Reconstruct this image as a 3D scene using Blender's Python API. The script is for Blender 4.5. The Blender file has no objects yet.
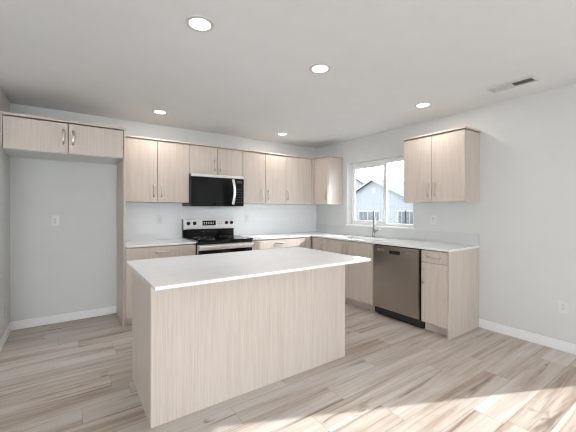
import bpy, bmesh, math
from mathutils import Vector, Matrix

S = bpy.context.scene
COL = S.collection

# ---------------------------------------------------------------- camera
cam_d = bpy.data.cameras.new('camera'); cam = bpy.data.objects.new('camera', cam_d); COL.objects.link(cam)
YAW, PITCH, ROLL, F_PX, V0 = 0.6073, 0.0003, 0.0015, 312.9, 209.56
fw = Vector((math.sin(YAW)*math.cos(PITCH), math.cos(YAW)*math.cos(PITCH), math.sin(PITCH)))
rt = Vector((math.cos(YAW), -math.sin(YAW), 0.0)); up = rt.cross(fw)
c_, s_ = math.cos(ROLL), math.sin(ROLL)
rt, up = c_*rt + s_*up, c_*up - s_*rt
m = Matrix((rt, up, -fw)).transposed().to_4x4(); m.translation = Vector((-3.7299, -4.45, 1.2987))
cam.matrix_world = m
cam_d.sensor_width = 36.0; cam_d.lens = F_PX/576.0*36.0
cam_d.shift_y = (V0-216.0)/576.0
cam_d.clip_start = 0.02
S.camera = cam
S.cycles.filter_width = 1.15

# ---------------------------------------------------------------- light and exposure
S.view_settings.view_transform = 'Standard'; S.view_settings.look = 'None'
S.view_settings.gamma = 1.0; S.view_settings.use_curve_mapping = False
S.view_settings.exposure = 0.33
world = bpy.data.worlds.new('sky'); S.world = world; world.use_nodes = True
bg = world.node_tree.nodes['Background']
bg.inputs[0].default_value = (0.90, 0.955, 1.0, 1); bg.inputs[1].default_value = 8.5

SUN = Vector((0.907*math.cos(math.radians(30)), -0.421*math.cos(math.radians(30)), 0.5))
sun_d = bpy.data.lights.new('sun', 'SUN'); sun = bpy.data.objects.new('sun', sun_d); COL.objects.link(sun)
sun_d.energy = 6.0; sun_d.angle = math.radians(0.8); sun_d.color = (1.0, 1.0, 1.0)
sun.rotation_euler = SUN.to_track_quat('Z', 'Y').to_euler(); sun.location = (9, -8, 8)

LAMP_W = 3.8

# ---------------------------------------------------------------- helpers
class MB:
    """collects shapes (room coordinates) into one mesh"""
    def __init__(s): s.bm = bmesh.new()
    def box(s, x0, x1, y0, y1, z0, z1, bev=0.0, seg=1):
        r = bmesh.ops.create_cube(s.bm, size=1.0)
        vs = r['verts']
        for v in vs:
            v.co = Vector((x0+(v.co.x+.5)*(x1-x0), y0+(v.co.y+.5)*(y1-y0), z0+(v.co.z+.5)*(z1-z0)))
        if bev > 0:
            es = list({e for v in vs for e in v.link_edges})
            bmesh.ops.bevel(s.bm, geom=es, offset=bev, segments=seg, affect='EDGES', profile=0.5)
        return s
    def poly(s, pts, direction):
        """prism: polygon pts extruded by direction"""
        a = [s.bm.verts.new(p) for p in pts]; d = Vector(direction)
        b = [s.bm.verts.new(Vector(p)+d) for p in pts]
        n = len(pts); fs = [s.bm.faces.new(a), s.bm.faces.new(list(reversed(b)))]
        for i in range(n): fs.append(s.bm.faces.new((a[i], b[i], b[(i+1) % n], a[(i+1) % n])))
        bmesh.ops.recalc_face_normals(s.bm, faces=fs)
        return s
    def lathe(s, c, axis, prof, n=24):
        """prof: list of (radius, height along axis) from c"""
        ax = Vector(axis).normalized(); u = ax.orthogonal().normalized(); w = ax.cross(u); rings = []; fs = []
        for r, h in prof:
            if r < 1e-6: rings.append([s.bm.verts.new(Vector(c)+ax*h)])
            else: rings.append([s.bm.verts.new(Vector(c)+ax*h+(u*math.cos(2*math.pi*k/n)+w*math.sin(2*math.pi*k/n))*r) for k in range(n)])
        for A, B in zip(rings, rings[1:]):
            for k in range(n):
                j = (k+1) % n
                q = [A[k % len(A)], A[j % len(A)], B[j % len(B)], B[k % len(B)]]
                q = [v for i, v in enumerate(q) if v not in q[:i]]
                if len(q) > 2: fs.append(s.bm.faces.new(q))
        for R in (rings[0], rings[-1]):
            if len(R) > 2: fs.append(s.bm.faces.new(R))
        bmesh.ops.recalc_face_normals(s.bm, faces=fs)
        return s
    def tube(s, pts, rad, n=10, flat=None):
        """round (or, with flat=(vector, factor), flattened) bar along a path"""
        pts = [Vector(p) for p in pts]; rings = []; fs = []
        u = None
        for i, p in enumerate(pts):
            t = (pts[min(i+1, len(pts)-1)]-pts[max(i-1, 0)]).normalized()
            if u is None: u = t.orthogonal().normalized()
            u = (u-t*u.dot(t)).normalized(); w = t.cross(u)
            r = rad[i] if isinstance(rad, (list, tuple)) else rad
            ring = []
            for k in range(n):
                o = (u*math.cos(2*math.pi*k/n)+w*math.sin(2*math.pi*k/n))*r
                if flat:
                    f = Vector(flat[0]); o += f*(o.dot(f))*(flat[1]-1.0)
                ring.append(s.bm.verts.new(p+o))
            rings.append(ring)
        for A, B in zip(rings, rings[1:]):
            for k in range(n): fs.append(s.bm.faces.new((A[k], A[(k+1) % n], B[(k+1) % n], B[k])))
        fs += [s.bm.faces.new(rings[0]), s.bm.faces.new(rings[-1])]
        bmesh.ops.recalc_face_normals(s.bm, faces=fs)
        return s

ORG = {}
def link_mesh(name, mb, mat, parent=None, origin=None, smooth=False):
    if origin is None: origin = ORG[parent.name] if parent else Vector((0, 0, 0))
    origin = Vector(origin)
    for v in mb.bm.verts: v.co -= origin
    me = bpy.data.meshes.new(name); mb.bm.to_mesh(me); mb.bm.free()
    if smooth:
        for p in me.polygons: p.use_smooth = True
        me.set_sharp_from_angle(angle=math.radians(35))
    me.materials.append(mat)
    o = bpy.data.objects.new(name, me); COL.objects.link(o)
    if parent: o.parent = parent
    else: o.location = origin
    ORG[o.name] = origin
    return o
def part(name, mb, mat, parent, label=None, smooth=False):
    o = link_mesh(name, mb, mat, parent, smooth=smooth)
    if label: o['label'] = label
    return o
def thing(name, label, cat, loc, group=None):
    o = bpy.data.objects.new(name, None); COL.objects.link(o); o.location = loc; o.empty_display_size = 0.05
    ORG[o.name] = Vector(loc); o['label'] = label; o['category'] = cat
    if group: o['group'] = group
    return o
def single(name, mb, mat, label, cat, origin, group=None, smooth=False):
    o = link_mesh(name, mb, mat, None, origin, smooth); o['label'] = label; o['category'] = cat
    if group: o['group'] = group
    return o
def struct(name, mb, mat, parent=None):
    o = link_mesh(name, mb, mat, parent)
    if not parent: o['kind'] = 'structure'
    return o

# ---------------------------------------------------------------- materials
def new_mat(name):
    mt = bpy.data.materials.new(name); mt.use_nodes = True
    nt = mt.node_tree; b = nt.nodes['Principled BSDF']
    return mt, nt, b
def node(nt, kind, **kw):
    n = nt.nodes.new(kind)
    for k, v in kw.items(): setattr(n, k, v)
    return n
def math_n(nt, op, a, b=None, clamp=False):
    n = nt.nodes.new('ShaderNodeMath'); n.operation = op; n.use_clamp = clamp
    for i, v in enumerate((a, b)):
        if v is None: continue
        if isinstance(v, (int, float)): n.inputs[i].default_value = v
        else: nt.links.new(v, n.inputs[i])
    return n.outputs[0]
def ramp(nt, fac, stops):
    r = nt.nodes.new('ShaderNodeValToRGB'); nt.links.new(fac, r.inputs[0])
    while len(r.color_ramp.elements) < len(stops): r.color_ramp.elements.new(0.5)
    for e, (p, c) in zip(r.color_ramp.elements, stops): e.position = p; e.color = (*c, 1)
    return r.outputs[0]
def bump(nt, b, height, strength, dist=0.002):
    bn = nt.nodes.new('ShaderNodeBump'); bn.inputs['Strength'].default_value = strength; bn.inputs['Distance'].default_value = dist
    nt.links.new(height, bn.inputs['Height']); nt.links.new(bn.outputs[0], b.inputs['Normal'])
def scaled(nt, sc, kind='Object'):
    t = nt.nodes.new('ShaderNodeTexCoord'); mp = nt.nodes.new('ShaderNodeMapping'); mp.inputs['Scale'].default_value = sc
    nt.links.new(t.outputs[kind], mp.inputs[0]); return mp.outputs[0]
def noise(nt, vec, scale, detail=4, rough=0.55, dist=0.0):
    n = nt.nodes.new('ShaderNodeTexNoise'); n.inputs['Scale'].default_value = scale; n.inputs['Detail'].default_value = detail
    n.inputs['Roughness'].default_value = rough; n.inputs['Distortion'].default_value = dist
    nt.links.new(vec, n.inputs['Vector']); return n.outputs['Fac']
def plain(name, col, rough=0.5, metal=0.0, spec=0.5, var=0.04, sc=6.0, bmp=0.0, coat=0.0):
    mt, nt, b = new_mat(name)
    v = scaled(nt, (1, 1, 1)); n = noise(nt, v, sc)
    lo = tuple(x*(1-var) for x in col); hi = tuple(min(1, x*(1+var)) for x in col)
    nt.links.new(ramp(nt, n, [(0.3, lo), (0.7, hi)]), b.inputs['Base Color'])
    b.inputs['Roughness'].default_value = rough; b.inputs['Metallic'].default_value = metal
    b.inputs['Specular IOR Level'].default_value = spec
    b.inputs['Coat Weight'].default_value = coat; b.inputs['Coat Roughness'].default_value = 0.05
    if bmp: bump(nt, b, noise(nt, v, 160.0, 3), bmp, 0.001)
    return mt

WALL = plain('wall_paint', (0.635, 0.637, 0.626), 0.75, var=0.01, bmp=0.15, spec=0.3)
CEIL = plain('ceiling_paint', (0.79, 0.795, 0.80), 0.9, var=0.012, bmp=0.4, spec=0.2)
STRIP = plain('control_strip_steel', (0.52, 0.485, 0.46), 0.28, 1.0, var=0.02)
WHITE = plain('white_trim_paint', (0.80, 0.80, 0.80), 0.45, var=0.01)
VINYL = plain('white_vinyl', (0.82, 0.83, 0.84), 0.35, var=0.01)
MELA = plain('white_melamine', (0.72, 0.73, 0.73), 0.4, var=0.01)
BLACKG = plain('black_glass', (0.008, 0.008, 0.009), 0.05, var=0.1, spec=0.28)
BLACK = plain('black_enamel', (0.012, 0.012, 0.012), 0.4, var=0.1, spec=0.3)
RUBBER = plain('dark_void', (0.02, 0.018, 0.016), 0.8, var=0.1)
SLOT = plain('outlet_slot', (0.10, 0.10, 0.10), 0.6)
NICKEL = plain('satin_nickel', (0.58, 0.53, 0.485), 0.32, 1.0, var=0.03)
CHROME = plain('brushed_chrome', (0.30, 0.295, 0.29), 0.22, 1.0, var=0.03)
RINGM = plain('lamp_ring_paint', (0.62, 0.62, 0.61), 0.6, var=0.01)
KEYM = plain('keypad_print', (0.045, 0.055, 0.075), 0.5)
PLATE = plain('white_plastic', (0.68, 0.68, 0.68), 0.35, var=0.01)
GREY = plain('grey_print', (0.45, 0.47, 0.50), 0.5)
DUCT = plain('duct_shade', (0.05, 0.05, 0.045), 0.9)

def make_laminate():
    mt, nt, b = new_mat('pale_wood_laminate')
    v1 = scaled(nt, (1, 1, 0.012)); v2 = scaled(nt, (1, 1, 0.02)); v3 = scaled(nt, (1, 1, 0.06))
    a = noise(nt, v1, 190.0, 2, 0.55); d = noise(nt, v2, 420.0, 2, 0.6); e = noise(nt, v3, 22.0, 3, 0.5)
    mix = math_n(nt, 'ADD', math_n(nt, 'ADD', math_n(nt, 'MULTIPLY', a, 0.50), math_n(nt, 'MULTIPLY', d, 0.30)), math_n(nt, 'MULTIPLY', e, 0.20))
    c = ramp(nt, mix, [(0.33, (0.478, 0.402, 0.346)), (0.50, (0.568, 0.491, 0.433)), (0.67, (0.625, 0.552, 0.497))])
    nt.links.new(c, b.inputs['Base Color'])
    b.inputs['Roughness'].default_value = 0.42; b.inputs['Specular IOR Level'].default_value = 0.4
    bump(nt, b, a, 0.06, 0.001)
    return mt
WOOD = make_laminate()

def make_floor():
    mt, nt, b = new_mat('vinyl_oak_planks')
    t = nt.nodes.new('ShaderNodeTexCoord'); sp = nt.nodes.new('ShaderNodeSeparateXYZ'); nt.links.new(t.outputs['Object'], sp.inputs[0])
    X, Y = sp.outputs[0], sp.outputs[1]
    PW, PL = 0.182, 1.22
    yr = math_n(nt, 'DIVIDE', Y, PW); row = math_n(nt, 'FLOOR', yr); yf = math_n(nt, 'FRACT', yr)
    wn = node(nt, 'ShaderNodeTexWhiteNoise', noise_dimensions='1D'); nt.links.new(row, wn.inputs['W'])
    xr = math_n(nt, 'ADD', math_n(nt, 'DIVIDE', X, PL), math_n(nt, 'MULTIPLY', wn.outputs['Value'], 7.3))
    colm = math_n(nt, 'FLOOR', xr); xf = math_n(nt, 'FRACT', xr)
    cb = nt.nodes.new('ShaderNodeCombineXYZ'); nt.links.new(row, cb.inputs[0]); nt.links.new(colm, cb.inputs[1])
    w2 = node(nt, 'ShaderNodeTexWhiteNoise', noise_dimensions='2D'); nt.links.new(cb.outputs[0], w2.inputs['Vector'])
    rnd = w2.outputs['Value']
    # grain space: stretched along the plank, shifted per plank
    def grain(sx, sy, k):
        g = nt.nodes.new('ShaderNodeCombineXYZ')
        nt.links.new(math_n(nt, 'ADD', math_n(nt, 'MULTIPLY', X, sx), math_n(nt, 'MULTIPLY', rnd, 31.0*k)), g.inputs[0])
        nt.links.new(math_n(nt, 'ADD', math_n(nt, 'MULTIPLY', Y, sy), math_n(nt, 'MULTIPLY', rnd, 57.0*k)), g.inputs[1])
        nt.links.new(math_n(nt, 'MULTIPLY', rnd, 11.0*k), g.inputs[2])
        return g.outputs[0]
    broad = noise(nt, grain(0.55, 6.5, 1.0), 1.0, 5, 0.60, 0.7)
    fine = noise(nt, grain(2.2, 80.0, 1.7), 1.0, 4, 0.65, 0.4)
    mid = noise(nt, grain(0.9, 22.0, 3.1), 1.0, 4, 0.60, 0.5)
    streak = noise(nt, grain(0.65, 13.0, 2.3), 1.0, 6, 0.62, 0.8)
    knot = noise(nt, grain(2.6, 9.0, 4.3), 1.0, 3, 0.5, 0.8)
    base = math_n(nt, 'ADD', math_n(nt, 'ADD', math_n(nt, 'MULTIPLY', broad, 0.58), math_n(nt, 'MULTIPLY', fine, 0.16)), math_n(nt, 'ADD', math_n(nt, 'ADD', math_n(nt, 'MULTIPLY', rnd, 0.09), 0.015), math_n(nt, 'MULTIPLY', mid, 0.18)))
    c = ramp(nt, base, [(0.31, (0.205, 0.138, 0.095)), (0.41, (0.360, 0.282, 0.224)), (0.50, (0.495, 0.428, 0.375)), (0.62, (0.598, 0.557, 0.522))])
    dark = ramp(nt, streak, [(0.325, (0.26, 0.18, 0.13)), (0.36, (0.58, 0.49, 0.42)), (0.41, (0.90, 0.87, 0.84)), (0.46, (1, 1, 1))])
    kn = ramp(nt, knot, [(0.255, (0.22, 0.15, 0.10)), (0.285, (0.70, 0.63, 0.57)), (0.33, (1, 1, 1))])
    mk = node(nt, 'ShaderNodeMix', data_type='RGBA', blend_type='MULTIPLY'); mk.inputs[0].default_value = 0.9
    nt.links.new(dark, mk.inputs[6]); nt.links.new(kn, mk.inputs[7]); dark = mk.outputs[2]
    mx = node(nt, 'ShaderNodeMix', data_type='RGBA', blend_type='MULTIPLY'); mx.inputs[0].default_value = 0.75
    nt.links.new(c, mx.inputs[6]); nt.links.new(dark, mx.inputs[7])
    # seams
    ey = math_n(nt, 'MULTIPLY', math_n(nt, 'MINIMUM', yf, math_n(nt, 'SUBTRACT', 1.0, yf)), PW)
    ex = math_n(nt, 'MULTIPLY', math_n(nt, 'MINIMUM', xf, math_n(nt, 'SUBTRACT', 1.0, xf)), PL)
    seam = math_n(nt, 'DIVIDE', math_n(nt, 'MINIMUM', ex, ey), 0.0025, True)
    sc = ramp(nt, seam, [(0.0, (0.55, 0.51, 0.48)), (1.0, (1, 1, 1))])
    m2 = node(nt, 'ShaderNodeMix', data_type='RGBA', blend_type='MULTIPLY'); m2.inputs[0].default_value = 1.0
    nt.links.new(mx.outputs[2], m2.inputs[6]); nt.links.new(sc, m2.inputs[7])
    nt.links.new(m2.outputs[2], b.inputs['Base Color'])
    nt.links.new(math_n(nt, 'ADD', 0.34, math_n(nt, 'MULTIPLY', fine, 0.18)), b.inputs['Roughness'])
    b.inputs['Specular IOR Level'].default_value = 0.45
    bump(nt, b, math_n(nt, 'ADD', seam, math_n(nt, 'MULTIPLY', fine, 0.3)), 0.12, 0.001)
    return mt
FLOOR = make_floor()

def make_quartz():
    mt, nt, b = new_mat('white_quartz')
    v = scaled(nt, (1, 1, 1)); n = noise(nt, v, 3.0, 8, 0.65, 1.5); f = noise(nt, v, 140.0, 2)
    c = ramp(nt, math_n(nt, 'ADD', math_n(nt, 'MULTIPLY', n, 0.8), math_n(nt, 'MULTIPLY', f, 0.2)), [(0.35, (0.82, 0.817, 0.825)), (0.5, (0.86, 0.857, 0.862)), (0.7, (0.88, 0.88, 0.88))])
    nt.links.new(c, b.inputs['Base Color']); b.inputs['Roughness'].default_value = 0.10
    return mt
QUARTZ = make_quartz()

def make_tile(name, k):
    mt, nt, b = new_mat(name)
    t = nt.nodes.new('ShaderNodeTexCoord'); sp = nt.nodes.new('ShaderNodeSeparateXYZ'); nt.links.new(t.outputs['Object'], sp.inputs[0])
    cb = nt.nodes.new('ShaderNodeCombineXYZ')
    nt.links.new(math_n(nt, 'SUBTRACT', sp.outputs[0], sp.outputs[1]), cb.inputs[0]); nt.links.new(sp.outputs[2], cb.inputs[1])
    br = nt.nodes.new('ShaderNodeTexBrick'); nt.links.new(cb.outputs[0], br.inputs['Vector'])
    br.inputs['Scale'].default_value = 1.0; br.inputs['Brick Width'].default_value = 0.30; br.inputs['Row Height'].default_value = 0.0705
    br.inputs['Mortar Size'].default_value = 0.0016; br.inputs['Mortar Smooth'].default_value = 0.2; br.offset = 0.5
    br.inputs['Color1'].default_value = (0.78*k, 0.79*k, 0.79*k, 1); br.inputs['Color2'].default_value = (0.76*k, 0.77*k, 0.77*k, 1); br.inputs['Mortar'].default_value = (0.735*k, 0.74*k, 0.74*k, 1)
    nt.links.new(br.outputs['Color'], b.inputs['Base Color']); b.inputs['Roughness'].default_value = 0.16
    bump(nt, b, math_n(nt, 'SUBTRACT', 1.0, br.outputs['Fac']), 0.08, 0.0006)
    return mt
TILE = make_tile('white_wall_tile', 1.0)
TILE2 = make_tile('dimmed_wall_tile', 0.80)  # same tile darkened: the right wall's dimmer light is put into the colour

def make_steel(name, col, along, rough=0.27):
    mt, nt, b = new_mat(name)
    v = scaled(nt, along); n = noise(nt, v, 6.0, 3)
    nt.links.new(ramp(nt, n, [(0.3, tuple(x*0.92 for x in col)), (0.7, tuple(x*1.05 for x in col))]), b.inputs['Base Color'])
    b.inputs['Metallic'].default_value = 1.0; b.inputs['Roughness'].default_value = rough
    bump(nt, b, n, 0.05, 0.0005)
    return mt
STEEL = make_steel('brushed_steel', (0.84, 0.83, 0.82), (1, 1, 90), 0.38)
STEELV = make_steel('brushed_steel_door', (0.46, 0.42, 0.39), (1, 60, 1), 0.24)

def make_pane():
    mt, nt, b = new_mat('window_pane')
    nt.nodes.remove(b); out = [n for n in nt.nodes if n.type == 'OUTPUT_MATERIAL'][0]
    tr = nt.nodes.new('ShaderNodeBsdfTransparent'); tr.inputs[0].default_value = (0.97, 0.985, 0.98, 1)
    gl = nt.nodes.new('ShaderNodeBsdfGlossy'); gl.inputs['Roughness'].default_value = 0.01
    fr = nt.nodes.new('ShaderNodeFresnel'); fr.inputs['IOR'].default_value = 1.3
    mx = nt.nodes.new('ShaderNodeMixShader')
    nt.links.new(fr.outputs[0], mx.inputs[0]); nt.links.new(tr.outputs[0], mx.inputs[1]); nt.links.new(gl.outputs[0], mx.inputs[2])
    nt.links.new(mx.outputs[0], out.inputs['Surface'])
    return mt
PANE = make_pane()

def emitter(name, col, st):
    mt, nt, b = new_mat(name)
    b.inputs['Base Color'].default_value = (0.9, 0.9, 0.9, 1)
    b.inputs['Emission Color'].default_value = (*col, 1); b.inputs['Emission Strength'].default_value = st
    return mt
LENS = emitter('lit_lamp_lens', (1.0, 0.99, 0.97), 4.0)
DIGIT = emitter('display_digits', (0.55, 0.80, 1.0), 0.15)

def make_siding():
    mt, nt, b = new_mat('darkened_white_siding')
    t = nt.nodes.new('ShaderNodeTexCoord'); sp = nt.nodes.new('ShaderNodeSeparateXYZ'); nt.links.new(t.outputs['Object'], sp.inputs[0])
    f = math_n(nt, 'FRACT', math_n(nt, 'DIVIDE', sp.outputs[1], 0.40))
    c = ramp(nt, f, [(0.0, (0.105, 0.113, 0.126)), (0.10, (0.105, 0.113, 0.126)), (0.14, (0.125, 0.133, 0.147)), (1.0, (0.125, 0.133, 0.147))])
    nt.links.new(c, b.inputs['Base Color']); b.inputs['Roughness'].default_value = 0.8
    return mt
SIDING = make_siding()  # white boards given a darker colour so the strong sky doesn't wash them out
SHINGLE = plain('grey_shingles', (0.043, 0.048, 0.057), 0.9, var=0.15, sc=3.0)
HTRIM = plain('house_trim', (0.17, 0.175, 0.18), 0.6)
HGLASS = plain('house_window_glass', (0.022, 0.026, 0.032), 0.4, var=0.2, sc=2.0)
SOIL = plain('pale_ground', (0.13, 0.127, 0.12), 0.95, var=0.2, sc=1.0)

# ---------------------------------------------------------------- room shell
H = 2.435
XW = -4.2632                      # wall beside the refrigerator space
XL, YB = -7.7, -8.7               # the living room behind the camera
WT = 0.165
DOOR_Y0, DOOR_Y1, DOOR_H = -4.045, -5.35, 2.05
WY0, WY1, WZ0, WZ1 = -0.781, -1.998, 1.056, 2.050      # kitchen window opening

struct('floor', MB().box(XL-.2, WT, YB-.2, WT, -0.12, 0.0), FLOOR)
struct('ceiling', MB().box(XL-.2, WT, YB-.2, WT, H, H+0.15), CEIL)
struct('wall_back', MB().box(XW-WT, WT, 0, WT, 0, H), WALL)
w = MB()
w.box(0, WT, WY0, 0, 0, H); w.box(0, WT, WY1, WY0, 0, WZ0); w.box(0, WT, WY1, WY0, WZ1, H)
w.box(0, WT, DOOR_Y0, WY1, 0, H); w.box(0, WT, DOOR_Y1, DOOR_Y0, DOOR_H, H); w.box(0, WT, YB, DOOR_Y1, 0, H)
struct('wall_right', w, WALL)
struct('wall_left', MB().box(XW-WT, XW, -0.74, 0, 0, H), WALL)
struct('wall_left_return', MB().box(XL, XW-WT, -0.74, -0.74+WT, 0, H), WALL)
w = MB(); w.box(XL-WT, XL, YB, -6.0, 0, H); w.box(XL-WT, XL, -4.5, -0.5, 0, H); w.box(XL-WT, XL, -6.0, -4.5, 0, 0.8); w.box(XL-WT, XL, -6.0, -4.5, 2.1, H)
struct('wall_far_left', w, WALL)
w = MB(); w.box(XL-WT, -6.9, YB-WT, YB, 0, H); w.box(-2.5, WT, YB-WT, YB, 0, H); w.box(-6.9, -2.5, YB-WT, YB, 0, 0.5); w.box(-6.9, -2.5, YB-WT, YB, 2.2, H)
struct('wall_rear', w, WALL)
w = MB()  # unseen living-room window, sized and placed for its fill light
for x in (-6.9, -5.457, -4.013, -2.57): w.box(x, x+0.07, YB-0.05, YB-0.01, 0.5, 2.2)
w.box(-6.9, -2.5, YB-0.05, YB-0.01, 0.5, 0.57); w.box(-6.9, -2.5, YB-0.05, YB-0.01, 2.13, 2.2)
struct('window_unseen_rear', w, VINYL)
w = MB()  # unseen side window, its size set by the fill light it lets in
for y in (-6.0, -5.285, -4.57): w.box(XL-0.05, XL-0.01, y, y+0.07, 0.8, 2.1)
w.box(XL-0.05, XL-0.01, -6.0, -4.5, 0.8, 0.87); w.box(XL-0.05, XL-0.01, -6.0, -4.5, 2.03, 2.1)
struct('window_unseen_side', w, VINYL)

# baseboards
BH, BT = 0.092, 0.013
def base(name, x0, x1, y0, y1):
    struct(name, MB().box(x0, x1, y0, y1, 0.0, BH, 0.003), WHITE)
base('baseboard_back', XW, -3.2562, -BT, 0.0)
base('baseboard_left', XW, XW+BT, -0.74, -BT)
base('baseboard_right', -BT, 0.0, DOOR_Y0+0.06, -2.808)
base('baseboard_rear', XL, 0.0, YB, YB+BT)

# kitchen window: drywall-wrapped opening, white vinyl slider
XF0, XF1 = 0.108, 0.160
w = MB()
w.box(XF0, XF1, WY1, WY1+0.06, WZ0, WZ1, 0.003); w.box(XF0, XF1, WY0-0.035, WY0, WZ0, WZ1, 0.003)
w.box(XF0, XF1, WY1+0.06, WY0-0.035, WZ0, WZ0+0.042, 0.003); w.box(XF0, XF1, WY1+0.06, WY0-0.035, WZ1-0.055, WZ1, 0.003)
win = struct('window_1', w, VINYL)
w = MB()      # sliding sash at the far side, with its meeting stile
ya, yb = -1.473, -0.814
for y0, y1 in ((ya, ya+0.058), (yb-0.030, yb)): w.box(XF0+0.008, XF0+0.034, y0, y1, WZ0+0.042, WZ1-0.055, 0.003)
w.box(XF0+0.008, XF0+0.034, ya+0.058, yb-0.030, WZ0+0.042, WZ0+0.075, 0.003); w.box(XF0+0.008, XF0+0.034, ya+0.058, yb-0.030, WZ1-0.09, WZ1-0.055, 0.003)
struct('window_sash', w, VINYL, win)
struct('window_pane', MB().box(XF0+0.018, XF0+0.022, ya+0.05, yb-0.025, WZ0+0.07, WZ1-0.085), PANE, win)
struct('window_pane', MB().box(XF0+0.040, XF0+0.044, WY1+0.055, ya+0.005, WZ0+0.04, WZ1-0.05), PANE, win)
w = MB(); w.box(XF0+0.024, XF0+0.04, WY1+0.06, WY1+0.10, WZ0+0.042, WZ1-0.055, 0.003)
struct('fixed_glazing_bead', w, VINYL, win)
struct('window_lock', MB().box(XF0-0.004, XF0+0.008, ya+0.012, ya+0.045, 1.52, 1.60, 0.003), VINYL, win)
struct('trim_1', MB().box(-0.016, XF0+0.002, WY1-0.02, WY0+0.016, WZ0-0.018, WZ0+0.002, 0.003), WHITE)   # window sill board

# glazed patio door on the right, nearer than the picture shows
w = MB()
for y0, y1 in ((DOOR_Y0-0.045, DOOR_Y0), (DOOR_Y1, DOOR_Y1+0.05)): w.box(0.03, 0.12, y0, y1, 0, DOOR_H, 0.003)
w.box(0.03, 0.12, DOOR_Y1+.05, DOOR_Y0-.045, DOOR_H-0.05, DOOR_H, 0.003); w.box(0.03, 0.12, DOOR_Y1+.05, DOOR_Y0-.045, 0, 0.03, 0.003)
dr = struct('door_1', w, VINYL)
struct('glass_pane', MB().box(0.062, 0.068, DOOR_Y1+0.05, DOOR_Y0-0.045, 0.03, DOOR_H-0.05), PANE, dr)

# ---------------------------------------------------------------- joinery helpers
FU = 0.33            # face of the wall cabinets
UB, UT = 1.389, 2.149
CB, CT = 0.880, 0.900
FB = 0.63            # face of the base cabinets
G = 0.0028           # half of the gap between doors

def pull(parent, wall, a, z, horizontal=False, face=None, L=0.140):
    """arched bar pull. wall 'back': a is x, face is y of the door face; 'right': a is y, face is x"""
    prof = [(-L/2, 0.0), (-L/2+0.003, 0.014), (-L/2+0.012, 0.024), (-L/4, 0.029), (0, 0.031), (L/4, 0.029), (L/2-0.012, 0.024), (L/2-0.003, 0.014), (L/2, 0.0)]
    pts = []
    for t, o in prof:
        d = (t if horizontal else 0.0); dz = 0.0 if horizontal else t
        if wall == 'back': pts.append((a+d, face-o, z+dz))
        else: pts.append((face-o, a+d, z+dz))
    side = (0, 0, 1) if horizontal else ((1, 0, 0) if wall == 'back' else (0, 1, 0))
    mb = MB().tube(pts, 0.0068, 10, (side, 1.35))
    for t in (-L/2, L/2):
        d = (t if horizontal else 0.0); dz = 0.0 if horizontal else t
        if wall == 'back': mb.lathe((a+d, face, z+dz), (0, -1, 0), [(0.0075, 0), (0.0075, 0.004), (0.005, 0.006)], 12)
        else: mb.lathe((face, a+d, z+dz), (-1, 0, 0), [(0.0075, 0), (0.0075, 0.004), (0.005, 0.006)], 12)
    return part('pull_handle', mb, NICKEL, parent, 'brushed nickel arched pull handle', smooth=True)

def front(name, t, wall, a0, a1, z0, z1, face):
    if wall == 'back': mb = MB().box(a0+G, a1-G, face, face+0.019, z0+G, z1-G, 0.0012)
    else: mb = MB().box(face, face+0.019, a0+G, a1-G, z0+G, z1-G, 0.0012)
    return part(name, mb, WOOD, t)

def carcass(t, wall, a0, a1, z0, z1, depth, bottom=True, exposed=(False, False)):
    d = depth-0.0205; rc = d-0.060         # the box behind the doors is open at the front
    mb = MB()
    zz = z0+(0.004 if bottom else 0)
    for k, ex in enumerate(exposed):
        if ex:
            e0 = a0+0.0006 if k == 0 else a1-0.0166
            if wall == 'back': mb.box(e0, e0+0.016, -d, -rc, zz, z1)
            else: mb.box(-d, -rc, e0, e0+0.016, zz, z1)
    if wall == 'back': mb.box(a0+0.0006, a1-0.0006, -rc, -0.001, zz, z1)
    else: mb.box(-rc, -0.001, a0+0.0006, a1-0.0006, zz, z1)
    part('cabinet_body', mb, WOOD, t)
    if bottom:
        mb = MB()
        if wall == 'back': mb.box(a0+0.001, a1-0.001, -d-0.001, -0.001, z0, zz)
        else: mb.box(-d-0.001, -0.001, a0+0.001, a1-0.001, z0, zz)
        part('bottom_panel', mb, MELA, t, 'white melamine underside')

GW, GB = 'upper cabinets', 'base cabinets'
# ---------------------------------------------------------------- refrigerator enclosure
PX0, PX1 = -3.2555, -3.2355
panel = single('end_panel', MB().box(PX0, PX1, -0.621, -0.001, 0.0, 2.165, 0.0012), WOOD,
               'tall narrow pale wood panel standing floor to cabinet top between refrigerator space and counter', 'panel', (-3.2455, -0.31, 0))
t = thing('wall_cabinet', 'wide short two-door cabinet high over the empty refrigerator space at far left', 'cabinet', (-3.76, 0, 1.857), GW)
w = MB(); w.box(XW+0.002, PX0-0.001, -0.54, -0.001, 1.862, 2.165)
part('cabinet_body', w, WOOD, t)
part('bottom_panel', MB().box(XW+0.003, PX0-0.001, -0.601, -0.001, 1.857, 1.862), MELA, t, 'white melamine underside')
part('filler_strip', MB().box(XW+0.002, -4.2425, -0.621, -0.602, 1.857, 2.165, 0.001), WOOD, t)
for a0, a1, hx in ((-4.2405, -3.7495, -3.790), (-3.7495, -3.2575, -3.709)):
    d = front('door', t, 'back', a0, a1, 1.858, 2.158, -0.621)
    pull(d, 'back', hx, 2.020, face=-0.621)
w = MB(); w.box(XW+0.002, PX1+0.010, -0.633, -0.001, 2.166, 2.190, 0.002)
part('top_trim', w, WOOD, t)

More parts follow.
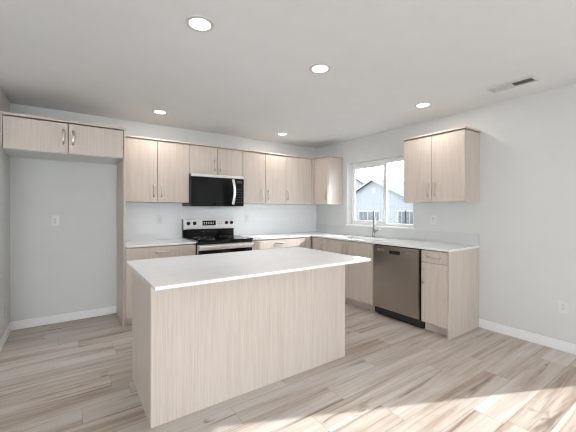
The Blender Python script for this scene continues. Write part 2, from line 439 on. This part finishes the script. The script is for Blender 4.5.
# ---------------------------------------------------------------- upper cabinets, back wall
def upper(label, a0, a1, z0, doors, wall='back', filler=None, hz=None, exposed=(False, False)):
    loc = ((a0+a1)/2, 0, z0) if wall == 'back' else (0, (a0+a1)/2, z0)
    t = thing('wall_cabinet', label, 'cabinet', loc, GW)
    carcass(t, wall, a0, a1, z0, UT, FU, exposed=exposed)
    for d0, d1, h in doors:
        d = front('door', t, wall, d0, d1, z0, UT, -FU)
        pull(d, wall, h, hz if hz else 1.528, face=-FU)
    if filler:
        f0, f1 = filler
        mb = MB().box(f0+G, f1, -FU, -FU+0.019, z0, UT, 0.001) if wall == 'back' else MB().box(-FU, -FU+0.019, f0, f1-G, z0, UT, 0.001)
        part('filler_strip', mb, WOOD, t)
    return t
upper('tall two-door upper cabinet between the floor-to-cabinet panel and the microwave', -3.2345, -2.4495, UB, [(-3.2345, -2.842, -2.886), (-2.842, -2.4495, -2.798)])
upper('short two-door upper cabinet directly above the black microwave', -2.4495, -1.6685, 1.774, [(-2.4495, -2.060, -2.103), (-2.060, -1.6685, -2.017)], hz=1.905)
upper('two-door upper cabinet just right of the microwave', -1.6685, -0.9065, UB, [(-1.6685, -1.2885, -1.349), (-1.2885, -0.9065, -1.236)])
upper('single-door upper cabinet running into the room corner on the back wall', -0.9065, -0.002, UB, [(-0.9065, -0.385, -0.875)], filler=(-0.385, -0.3305))
# right wall
YC = -0.6751
upper('narrow single-door upper cabinet in the corner left of the window', YC, -FU-0.002, UB, [(YC, -0.365, -0.632)], wall='right', filler=(-0.365, -FU-0.0005), exposed=(True, False))
upper('two-door upper cabinet hanging alone right of the window', -2.8113, -2.0736, UB, [(-2.8113, -2.4425, -2.482), (-2.4425, -2.0736, -2.405)], wall='right', exposed=(True, True))

def crown(mb, x0, x1, y0, y1, ov):
    mb.box(x0+(0.02 if ov[0] else 0), x1, y0+(0.02 if ov[2] else 0), y1-(0.02 if ov[3] else 0), UT+0.0005, UT+0.009)
    mb.box(x0-ov[0], x1+ov[1], y0-ov[2], y1+ov[3], UT+0.0085, UT+0.026, 0.002)
w = MB(); o = 0.019
crown(w, PX1, -0.001, -FU, -0.001, (0, 0, o, 0)); crown(w, -FU, -0.001, YC, -FU-o, (o, 0, o, 0))
single('crown_trim', w, WOOD, 'long pale wood trim strip capping the corner run of upper cabinets', 'trim', (-1.6, -0.2, UT))
w = MB(); crown(w, -FU, -0.001, -2.8113, -2.0736, (o, 0, o, o))
single('crown_trim', w, WOOD, 'short pale wood trim capping the lone cabinet right of the window', 'trim', (-0.17, -2.44, UT))

# ---------------------------------------------------------------- base cabinets
TK = 0.105
def base_back(label, a0, a1, drawer_z, handle_x, doors, filler=None):
    t = thing('base_cabinet', label, 'cabinet', ((a0+a1)/2, -0.3, 0), GB)
    part('cabinet_body', MB().box(a0+0.001, a1-0.001, -FB+0.080, -0.001, TK, CB-0.001), WOOD, t)
    part('toe_kick', MB().box(a0+0.001, a1-0.001, -0.548, -0.525, 0, TK), WOOD, t)
    dr0 = front('drawer', t, 'back', a0, filler[0] if filler else a1, drawer_z, CB-0.010, -FB); pull(dr0, 'back', handle_x, (drawer_z+CB)/2+0.005, True, face=-FB)
    for d0, d1, h in doors:
        d = front('door', t, 'back', d0, d1, TK-0.004, drawer_z, -FB); pull(d, 'back', h, drawer_z-0.13, face=-FB)
    if filler: part('filler_strip', MB().box(filler[0]+G, filler[1], -FB, -FB+0.019, TK, CB-0.010, 0.001), WOOD, t)
RX0, RX1 = -2.4560, -1.6930
base_back('base cabinet left of the range, with one drawer over doors', PX1+0.001, RX0-0.004, 0.722, -2.852, [(PX1+0.001, -2.848, -2.89), (-2.848, RX0-0.004, -2.80)])
base_back('base cabinet between the range and the corner, with a wide drawer', RX1+0.004, -0.632, 0.738, -1.217, [(RX1+0.004, -1.22, -1.26), (-1.22, -0.752, -1.18)], filler=(-0.752, -0.632))

def base_right(name, label, y0, y1, drawers=(), doors=(), filler=None, end=None, open_top=False):
    t = thing(name, label, 'cabinet', (-0.3, (y0+y1)/2, 0), GB)
    if open_top:      # room for the sink basin
        mb = MB(); mb.box(-FB+0.080, -0.001, y0+0.001, y0+0.019, TK, CB-0.001); mb.box(-FB+0.080, -0.001, y1-0.019, y1-0.001, TK, CB-0.001)
        mb.box(-FB+0.080, -0.001, y0+0.019, y1-0.019, TK, TK+0.019); mb.box(-FB+0.060, -FB+0.078, y0+0.019, y1-0.019, TK+0.019, CB-0.001)
    else: mb = MB().box(-FB+0.080, -0.001, y0+0.001, y1-0.001, TK, CB-0.001)
    part('cabinet_body', mb, WOOD, t)
    part('toe_kick', MB().box(-0.548, -0.525, y0+0.001, y1-0.001, 0, TK), WOOD, t)
    for d0, d1, z0, z1 in drawers:
        dr0 = front('drawer', t, 'right', d0, d1, z0, z1, -FB); pull(dr0, 'right', (d0+d1)/2, (z0+z1)/2, True, face=-FB)
    for d0, d1, z0, z1, h, hz in doors:
        d = front('door', t, 'right', d0, d1, z0, z1, -FB); pull(d, 'right', h, hz, face=-FB)
    for f in (filler or ()):
        part('filler_strip', MB().box(-FB, -FB+0.019, f[0], f[1]-G, TK-0.004, CB-0.010, 0.001), WOOD, t)
    if end: part('side_panel', MB().box(-FB-0.0005, -0.001, end[0], end[1], 0.0, CB-0.001, 0.0012), WOOD, t)
    return t
base_right('base_cabinet', 'corner base cabinet with one tall door, left of the sink cabinet', -0.930, -0.650, doors=[(-0.930, -0.692, TK-0.004, CB-0.010, -0.880, 0.745)], filler=[(-0.692, -0.650)])
base_right('base_cabinet', 'two-door sink cabinet under the window, left of the dishwasher', -1.8545, -0.932, doors=[(-1.842, -1.388, TK-0.004, CB-0.010, -1.431, 0.745), (-1.388, -0.932, TK-0.004, CB-0.010, -1.346, 0.745)], filler=[(-1.8545, -1.842)], open_top=True)
base_right('base_cabinet', 'end base cabinet with small drawer over one door, right of the dishwasher', -2.786, -2.500,
           drawers=[(-2.786, -2.502, 0.742, CB-0.010)], doors=[(-2.786, -2.502, TK-0.004, 0.742, -2.530, 0.592)], end=(-2.8069, -2.7875))

# ---------------------------------------------------------------- countertops
w = MB().box(PX1+0.001, RX0-0.002, -0.645, -0.001, CB, CT, 0.002)
single('countertop', w, QUARTZ, 'short white quartz countertop left of the range', 'countertop', (-2.85, -0.32, CB))
SY0, SY1, SX0, SX1 = -1.74, -1.05, -0.535, -0.165     # sink opening
w = MB()
w.poly([(RX1+0.002, -0.645, CB), (-0.645, -0.645, CB), (-0.645, SY1, CB), (-0.001, SY1, CB), (-0.001, -0.001, CB), (RX1+0.002, -0.001, CB)], (0, 0, CT-CB))
w.poly([(-0.645, SY1, CB), (-0.645, SY0, CB), (SX0, SY0, CB), (SX0, SY1, CB)], (0, 0, CT-CB))
w.poly([(SX1, SY1, CB), (SX1, SY0, CB), (-0.001, SY0, CB), (-0.001, SY1, CB)], (0, 0, CT-CB))
w.poly([(-0.645, SY0, CB), (-0.645, -2.815, CB), (-0.001, -2.815, CB), (-0.001, SY0, CB)], (0, 0, CT-CB))
bmesh.ops.remove_doubles(w.bm, verts=w.bm.verts[:], dist=1e-5)
# drop the faces buried between the joined slabs
seen = {}
for f in w.bm.faces: seen.setdefault(tuple(sorted(v.index for v in f.verts)), []).append(f)
w.bm.verts.index_update(); seen = {}
for f in w.bm.faces: seen.setdefault(tuple(sorted(v.index for v in f.verts)), []).append(f)
bmesh.ops.delete(w.bm, geom=[f for fs in seen.values() if len(fs) > 1 for f in fs], context='FACES_ONLY')
single('countertop', w, QUARTZ, 'L-shaped white quartz countertop running from the range round under the window', 'countertop', (-0.6, -0.9, CB))

# undermount sink
t = thing('sink', 'undermount sink basin let into the white counter under the window', 'sink', (-0.35, -1.395, CB))
w = MB(); r = 0.012
w.box(SX0-r, SX0, SY0-r, SY1+r, 0.69, CB-0.0005); w.box(SX1, SX1+r, SY0-r, SY1+r, 0.69, CB-0.0005)
w.box(SX0, SX1, SY0-r, SY0, 0.69, CB-0.0005); w.box(SX0, SX1, SY1, SY1+r, 0.69, CB-0.0005); w.box(SX0-r, SX1+r, SY0-r, SY1+r, 0.678, 0.69)
part('basin', w, PLATE, t)
part('drain', MB().lathe((-0.35, -1.395, 0.690), (0, 0, 1), [(0.045, 0), (0.045, 0.003), (0.03, 0.002), (0.0, 0.001)], 20), CHROME, t, smooth=True)

# faucet
fx, fy = -0.085, -1.405
t = thing('faucet', 'tall slim satin metal kitchen faucet standing on counter in front of window', 'faucet', (fx, fy, CT), None)
part('base', MB().lathe((fx, fy, CT), (0, 0, 1), [(0.026, 0), (0.026, 0.006), (0.019, 0.012), (0.019, 0.125), (0.013, 0.135), (0.0, 0.135)], 20), CHROME, t, smooth=True)
dx, dy = -0.74, -0.67       # spout swings towards the island
pts = [(fx, fy, CT+0.12), (fx, fy, CT+0.20), (fx, fy, CT+0.29)]
for k in range(1, 9):
    a = math.pi*k/8*0.97; R = 0.085
    pts.append((fx+dx*R*(1-math.cos(a)), fy+dy*R*(1-math.cos(a)), CT+0.29+R*math.sin(a)))
part('spout', MB().tube(pts, 0.0105, 12), CHROME, t, smooth=True)
e = Vector(pts[-1])
part('spray_head', MB().tube([e+Vector((0, 0, 0.004)), e-Vector((0, 0, 0.03)), e-Vector((0, 0, 0.11))], [0.0125, 0.015, 0.017], 14), CHROME, t, smooth=True)
part('lever', MB().tube([(fx, fy-0.015, CT+0.085), (fx, fy-0.05, CT+0.090), (fx-0.005, fy-0.105, CT+0.118)], [0.012, 0.008, 0.006], 10), CHROME, t, smooth=True)

# ---------------------------------------------------------------- backsplash
BS = 1.036
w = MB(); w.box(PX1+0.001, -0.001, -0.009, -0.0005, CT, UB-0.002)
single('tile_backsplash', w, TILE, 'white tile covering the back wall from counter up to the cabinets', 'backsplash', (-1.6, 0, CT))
t = thing('tile_backsplash', 'low band of pale tile along the right wall below the window', 'backsplash', (0, -1.4, CT))
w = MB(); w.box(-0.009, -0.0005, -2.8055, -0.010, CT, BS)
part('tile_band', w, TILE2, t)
part('edge_strip', MB().box(-0.011, -0.0005, -2.8085, -2.8058, CT, BS+0.001), GREY, t, 'thin grey metal edge strip')

# ---------------------------------------------------------------- range
t = thing('range', 'freestanding stainless electric range with black glass cooktop between the back counters', 'range', ((RX0+RX1)/2, -0.33, 0))
part('range_body', MB().box(RX0, RX1, -0.645, -0.02, 0.02, 0.893, 0.002), BLACK, t)
ck = part('cooktop', MB().box(RX0-0.001, RX1+0.001, -0.690, -0.075, 0.893, 0.914, 0.004, 2), BLACKG, t, 'black ceramic glass cooktop')
for bx, by, br in ((-2.27, -0.50, 0.105), (-1.88, -0.50, 0.085), (-2.27, -0.22, 0.08), (-1.88, -0.22, 0.095)):
    part('burner_ring', MB().lathe((bx, by, 0.9138), (0, 0, 1), [(br-0.004, 0), (br-0.004, 0.0006), (br, 0.0006), (br, 0)], 32), GREY, ck)
w = MB(); w.box(RX0+0.002, RX1-0.002, -0.080, -0.012, 0.893, 1.020, 0.003); w.box(RX0, RX0+0.008, -0.078, -0.012, 1.02, 1.163, 0.002)
part('backguard', w, BLACKG, t, 'glossy black lower back panel')
cp = part('control_panel', MB().box(RX0+0.006, RX1, -0.088, -0.012, 1.018, 1.165, 0.006, 2), STEEL, t, 'stainless control panel with black knobs')
for kx in (-2.385, -2.297, -1.818, -1.737):
    k = part('knob', MB().lathe((kx, -0.088, 1.105), (0, -1, 0), [(0.026, 0), (0.026, 0.005), (0.021, 0.008), (0.019, 0.026), (0.0, 0.027)], 24), BLACK, cp, 'round black knob', smooth=True)
part('display', MB().box(-2.185, -1.985, -0.0905, -0.088, 1.070, 1.140, 0.001), BLACKG, cp, 'black clock display')
w = MB()
def seg_digit(w, cx, cz, ch, y, h=0.026, wd=0.013, axis='x'):
    segs = {'0': 'abcdef', '1': 'bc', '2': 'abged'}[ch]; s = 0.0028
    for g in segs:
        x0, x1, z0, z1 = {'a': (-wd/2, wd/2, h/2-s, h/2), 'd': (-wd/2, wd/2, -h/2, -h/2+s), 'g': (-wd/2, wd/2, -s/2, s/2),
                          'b': (wd/2-s, wd/2, 0, h/2), 'c': (wd/2-s, wd/2, -h/2, 0), 'f': (-wd/2, -wd/2+s, 0, h/2), 'e': (-wd/2, -wd/2+s, -h/2, 0)}[g]
        w.box(cx+x0, cx+x1, y-0.0006, y+0.0004, cz+z0, cz+z1)
for i in range(5): w.box(-2.168+i*0.034, -2.150+i*0.034, -0.0911, -0.0903, 1.112, 1.118)
for i in range(5): w.box(-2.168+i*0.034, -2.150+i*0.034, -0.0911, -0.0903, 1.090, 1.096)
part('display_mark', w, DIGIT, cp, 'row of small pale display marks')
for i in range(3):
    for j in range(2): part('button', MB().box(-1.968+i*0.030, -1.950+i*0.030, -0.0905, -0.088, 1.085+j*0.032, 1.100+j*0.032, 0.001), GREY, cp, 'small grey button')
od = part('oven_door', MB().box(RX0+0.004, RX1-0.004, -0.680, -0.647, 0.215, 0.862, 0.004), STEEL, t, 'stainless oven door')
part('door_window', MB().box(RX0+0.010, RX1-0.010, -0.683, -0.680, 0.300, 0.790, 0.001), BLACKG, od, 'black glass oven window')
w = MB(); w.box(RX0+0.014, RX1-0.010, -0.735, -0.716, 0.800, 0.852, 0.006, 3)
for hx in (RX0+0.045, RX1-0.055): w.box(hx, hx+0.022, -0.720, -0.679, 0.815, 0.840, 0.003)
part('door_handle', w, STEEL, od, 'wide flat stainless handle bar', smooth=True)
part('vent_gap', MB().box(RX0+0.006, RX1-0.006, -0.668, -0.644, 0.864, 0.892), BLACK, t)
part('storage_drawer', MB().box(RX0+0.004, RX1-0.004, -0.678, -0.647, 0.055, 0.208, 0.004), STEEL, t)
for lx in (RX0+0.05, RX1-0.05):
    for ly in (-0.60, -0.08): part('foot', MB().lathe((lx, ly, 0), (0, 0, 1), [(0.018, 0), (0.018, 0.022)], 12), BLACK, t)

# ---------------------------------------------------------------- microwave
MX0, MX1, MZ0, MZ1, MY = -2.4475, -1.6900, 1.345, 1.772, -0.405
t = thing('microwave', 'black over-the-range microwave with curved steel handle mounted under short cabinet', 'microwave', ((MX0+MX1)/2, -0.2, MZ0))
part('microwave_body', MB().box(MX0, MX1, MY+0.028, -0.0095, MZ0, MZ1, 0.003), BLACK, t)
md = part('door', MB().box(MX0+0.001, -1.832, MY, MY+0.026, MZ0+0.004, MZ1-0.040, 0.004), BLACKG, t, 'black glass microwave door')
part('door_window', MB().box(MX0+0.055, -1.935, MY-0.0012, MY+0.002, MZ0+0.060, MZ1-0.085, 0.0005), BLACKG, md)
part('vent_strip', MB().box(MX0+0.001, MX1, MY-0.001, MY+0.026, MZ1-0.038, MZ1-0.001, 0.003), STEEL, t, 'stainless top strip')
pts = []
for k in range(13):
    u = k/12; pts.append((-1.862+0.010*math.sin(math.pi*u), MY-0.012-0.030*math.sin(math.pi*u), MZ0+0.030+u*0.345))
part('door_handle', MB().tube(pts, 0.0130, 12, ((1, 0, 0), 1.5)), STEEL, md, 'curved brushed steel handle', smooth=True)
for zz in (MZ0+0.035, MZ0+0.37): part('handle_mount', MB().box(-1.872, -1.852, MY-0.02, MY+0.002, zz-0.01, zz+0.01, 0.003), STEEL, md)
cp = part('control_panel', MB().box(-1.828, MX1, MY, MY+0.026, MZ0+0.004, MZ1-0.040, 0.004), BLACKG, t, 'black keypad panel')
part('display', MB().box(-1.800, -1.715, MY-0.0015, MY, MZ1-0.100, MZ1-0.070, 0.0005), KEYM, cp, 'small dim display window')
for r_ in range(6):
    for c in range(3): part('key', MB().box(-1.803+c*0.032, -1.783+c*0.032, MY-0.0012, MY, MZ0+0.050+r_*0.036, MZ0+0.060+r_*0.036, 0.0003), KEYM, cp, 'small grey key mark')
w = MB()
for k in range(8): w.box(MX0+0.06+k*0.08, MX0+0.115+k*0.08, MY+0.06, MY+0.20, MZ0-0.0015, MZ0+0.001)
part('grease_filter', w, GREY, t)

# ---------------------------------------------------------------- dishwasher
DY0, DY1 = -2.4885, -1.8577
t = thing('dishwasher', 'stainless dishwasher with black pocket handle between the sink and end cabinets', 'dishwasher', (-0.33, (DY0+DY1)/2, 0))
part('dishwasher_body', MB().box(-0.606, -0.02, DY0, DY1, 0.03, CB-0.003), RUBBER, t)
w = MB(); z0, z1 = 0.112, 0.866
py0, py1, pz0, pz1 = -2.245, -2.100, 0.780, 0.820     # pocket
y0, y1 = DY0+0.009, DY1-0.006
w.box(-0.640, -0.608, y0, y1, z0, pz0); w.box(-0.640, -0.608, y0, y1, pz1, z1)
w.box(-0.640, -0.608, y0, py0, pz0, pz1); w.box(-0.640, -0.608, py1, y1, pz0, pz1)
bmesh.ops.remove_doubles(w.bm, verts=w.bm.verts[:], dist=1e-6)
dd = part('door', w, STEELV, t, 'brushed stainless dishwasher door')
part('handle_pocket', MB().box(-0.626, -0.607, py0-0.001, py1+0.001, pz0-0.001, pz1+0.001), BLACK, dd, 'black recessed handle pocket')
for a0, a1 in ((y0+0.06, y0+0.17), (y1-0.16, y1-0.06)): part('control_strip', MB().box(-0.6408, -0.640, a0, a1, 0.800, 0.832, 0.0003), STRIP, dd, 'faint lighter control strip')
part('toe_kick', MB().box(-0.560, -0.53, DY0, DY1, 0.0, 0.105), BLACK, t, 'black toe kick')

# ---------------------------------------------------------------- island
IX0, IX1, IY0, IY1 = -3.3387, -1.7301, -2.4626, -1.7929
t = thing('kitchen_island', 'large pale wood kitchen island base standing in the middle of the floor', 'kitchen island', ((IX0+IX1)/2, (IY0+IY1)/2, 0))
part('front_panel', MB().box(IX0, IX1, IY0, IY0+0.019, 0, CB-0.0005, 0.001), WOOD, t)
part('side_panel', MB().box(IX0, IX0+0.019, IY0+0.0195, IY1, 0, CB-0.0005, 0.001), WOOD, t)
part('side_panel', MB().box(IX1-0.019, IX1, IY0+0.0195, IY1, 0, CB-0.0005, 0.001), WOOD, t)
part('cabinet_body', MB().box(IX0+0.0195, IX1-0.0195, IY0+0.0195, IY1-0.021, TK, CB-0.001), WOOD, t)
part('toe_kick', MB().box(IX0+0.0195, IX1-0.0195, IY1-0.09, IY1-0.07, 0, TK), WOOD, t)
n = 4; dw = (IX1-IX0-0.04)/n
for i in range(n):
    a = IX0+0.02+i*dw
    d = part('door', MB().box(a+G, a+dw-G, IY1-0.0195, IY1, TK-0.004, CB-0.010, 0.001), WOOD, t)
    hx = a+(dw-0.04 if i % 2 == 0 else 0.04)
    mb = MB().tube([(hx, IY1, 0.66), (hx, IY1+0.024, 0.67), (hx, IY1+0.03, 0.73), (hx, IY1+0.024, 0.79), (hx, IY1, 0.80)], 0.005, 8)
    part('pull_handle', mb, NICKEL, d, 'brushed nickel arched pull handle', smooth=True)
w = MB().box(-3.3735, -1.7180, -2.7400, -1.7400, CB, CT, 0.002)
single('island_countertop', w, QUARTZ, 'big white quartz slab overhanging the wooden island base', 'countertop', (-2.54, -2.24, CB))

# ---------------------------------------------------------------- ceiling lights
GL = 'recessed ceiling lights'
for x, y, lab in ((-3.081, -2.568, 'round recessed ceiling light nearest the camera, over the island\'s left end'),
                  (-2.081, -2.526, 'round recessed ceiling light over the island\'s right end'),
                  (-0.596, -2.500, 'round recessed ceiling light in front of the lone cabinet right of the window'),
                  (-1.117, -0.543, 'round recessed ceiling light nearest the room corner, before the corner cabinets'),
                  (-2.875, -0.602, 'round recessed ceiling light in front of cabinets left of the microwave')):
    t = thing('ceiling_light', lab, 'ceiling light', (x, y, H), GL)
    part('trim_ring', MB().lathe((x, y, H), (0, 0, -1), [(0.086, 0.0), (0.085, 0.003), (0.071, 0.004), (0.063, 0.003), (0.063, 0.0)], 40), RINGM, t, 'white trim ring', smooth=True)
    part('lens', MB().lathe((x, y, H), (0, 0, -1), [(0.063, 0.0005), (0.063, 0.003), (0.0, 0.0035)], 40), LENS, t, 'glowing white lens')
    d = bpy.data.lights.new('downlight', 'AREA'); lo = bpy.data.objects.new('downlight', d); COL.objects.link(lo)
    d.shape = 'DISK'; d.size = 0.12; d.energy = LAMP_W; d.color = (1.0, 0.94, 0.87); lo.location = (x, y, H-0.012)

# ceiling register
t = thing('ceiling_vent', 'rectangular white ceiling vent with louvres near the right wall', 'vent', (-0.457, -3.283, H))
vx0, vx1, vy0, vy1 = -0.535, -0.380, -3.468, -3.100
part('duct_backing', MB().box(vx0+0.02, vx1-0.02, vy0+0.02, vy1-0.02, H-0.0025, H-0.0005), DUCT, t, 'dark plate standing in for the shaded duct opening')  # no hole is cut; the plate's dark colour stands in for shade
w = MB(); f = 0.024
w.box(vx0, vx1, vy0, vy0+f, H-0.012, H-0.0003, 0.003); w.box(vx0, vx1, vy1-f, vy1, H-0.012, H-0.0003, 0.003)
w.box(vx0, vx0+f, vy0+f, vy1-f, H-0.012, H-0.0003, 0.003); w.box(vx1-f, vx1, vy0+f, vy1-f, H-0.012, H-0.0003, 0.003)
w.box(vx0+f, vx1-f, -3.290, -3.276, H-0.011, H-0.0015, 0.001)
part('frame', w, RINGM, t)
y = vy0+f+0.004
while y < vy1-f-0.006:
    s = 1 if y < -3.283 else -1
    if not (-3.294 < y < -3.272):
        zc = H-0.0065; h = 0.0045; l = 0.0050*s
        part('louvre', MB().poly([(vx0+f, y-l-0.0005, zc-h), (vx0+f, y-l+0.0005, zc-h), (vx0+f, y+l+0.0005, zc+h), (vx0+f, y+l-0.0005, zc+h)], (vx1-vx0-2*f, 0, 0)), RINGM, t)
    y += 0.0125

# ---------------------------------------------------------------- outlets
def outlet(label, wall, a, z, xw=0.0, off=0.0):
    """wall: 'back' (a = x), 'right' or 'left' (a = y)"""
    def bx(a0, a1, d0, d1, z0, z1, bev=0.0):
        if wall == 'back': return (a0, a1, -d1-off, -d0-off, z0, z1, bev)
        if wall == 'right': return (-d1, -d0, a0, a1, z0, z1, bev)
        return (xw+d0, xw+d1, a0, a1, z0, z1, bev)
    loc = (a, -off, z) if wall == 'back' else ((0 if wall == 'right' else xw), a, z)
    t = thing('wall_outlet', label, 'outlet', loc, 'white wall outlets')
    part('cover_plate', MB().box(*bx(a-0.037, a+0.037, 0.0005, 0.0065, z-0.059, z+0.059, 0.002)), PLATE, t)
    rc = part('receptacle', MB().box(*bx(a-0.017, a+0.017, 0.006, 0.0085, z-0.034, z+0.034, 0.001)), PLATE, t)
    for s in (-1, 1):
        w = MB()
        for o in (-0.0065, 0.0065): w.box(*bx(a+o-0.0016, a+o+0.0016, 0.0083, 0.0089, z+s*0.0165-0.001, z+s*0.0165+0.008))
        w.box(*bx(a-0.0028, a+0.0028, 0.0083, 0.0089, z+s*0.0165-0.010, z+s*0.0165-0.0045))
        part('socket_slot', w, SLOT, rc, 'dark socket slots')
outlet('white outlet at mid height on the wall of the refrigerator space', 'back', -3.875, 1.165)
outlet('white outlet low on the left wall by the baseboard corner', 'left', -0.292, 0.290, XW)
outlet('white outlet low on the open right wall past the end cabinet', 'right', -3.530, 0.405)
outlet('white outlet above the counter left of the range', 'back', -2.745, 1.163, off=0.009)
outlet('white outlet above the counter just right of the range', 'back', -1.447, 1.163, off=0.009)
outlet('white outlet under the lone cabinet right of the window', 'right', -2.272, 1.172)

# ---------------------------------------------------------------- outside the window
struct('ground', MB().box(0.3, 70, -40, 70, -0.9, -0.8), SOIL)
HX = 20.0
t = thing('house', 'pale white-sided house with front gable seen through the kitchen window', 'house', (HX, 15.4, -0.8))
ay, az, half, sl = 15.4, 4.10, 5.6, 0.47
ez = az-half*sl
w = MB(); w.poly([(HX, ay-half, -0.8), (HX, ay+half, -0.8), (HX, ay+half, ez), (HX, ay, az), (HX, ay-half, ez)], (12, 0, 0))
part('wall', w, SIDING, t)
w = MB()
for s in (-1, 1):
    o = 0.35
    w.poly([(HX-0.3, ay, az+0.02), (HX-0.3, ay+s*(half+o), az-(half+o)*sl+0.02), (HX-0.3, ay+s*(half+o), az-(half+o)*sl+0.14), (HX-0.3, ay, az+0.14)], (12.6, 0, 0))
part('roof', w, SHINGLE, t, 'grey shingle roof')
w = MB()
for s in (-1, 1):
    w.poly([(HX-0.34, ay, az-0.02), (HX-0.34, ay+s*6.0, az-6.0*sl-0.02), (HX-0.34, ay+s*6.0, az-6.0*sl+0.13), (HX-0.34, ay, az+0.13)], (0.05, 0, 0))
part('fascia', w, HTRIM, t)
part('gable_vent', MB().box(HX-0.03, HX, ay-0.18, ay+0.18, az-1.25, az-0.75, 0.01), HTRIM, t)
for y0, y1, z0, z1 in ((16.15, 17.15, 0.0, 1.12), (15.35, 16.0, 0.0, 1.12), (14.75, 15.2, 0.0, 1.12), (11.95, 12.6, 0.05, 1.15), (11.15, 11.85, 0.05, 1.15)):
    f = part('window', MB().box(HX-0.05, HX, y0-0.1, y1+0.1, z0-0.1, z1+0.1, 0.01), HTRIM, t)
    w = MB(); ym_ = (y0+y1)/2
    w.box(HX-0.06, HX-0.048, y0, ym_-0.03, z0, z1); w.box(HX-0.06, HX-0.048, ym_+0.03, y1, z0, z1)
    part('pane', w, HGLASS, f)
t = thing('house', 'sliver of a second roof rising behind the left edge of the gabled house', 'house', (31, 29.5, -0.8))
ay, az = 29.6, 6.9
part('wall', MB().poly([(31, ay-7, -0.8), (31, ay+7, -0.8), (31, ay+7, az-4.0), (31, ay, az), (31, ay-7, az-4.0)], (7, 7.1, 0)), SIDING, t)
w = MB()
for s in (-1, 1): w.poly([(30.6, ay, az+0.03), (30.6, ay+s*7.4, az-7.4*0.571+0.03), (30.6, ay+s*7.4, az-7.4*0.571+0.28), (30.6, ay, az+0.28)], (7.8, 7.9, 0))
part('roof', w, SHINGLE, t, 'grey shingle roof')
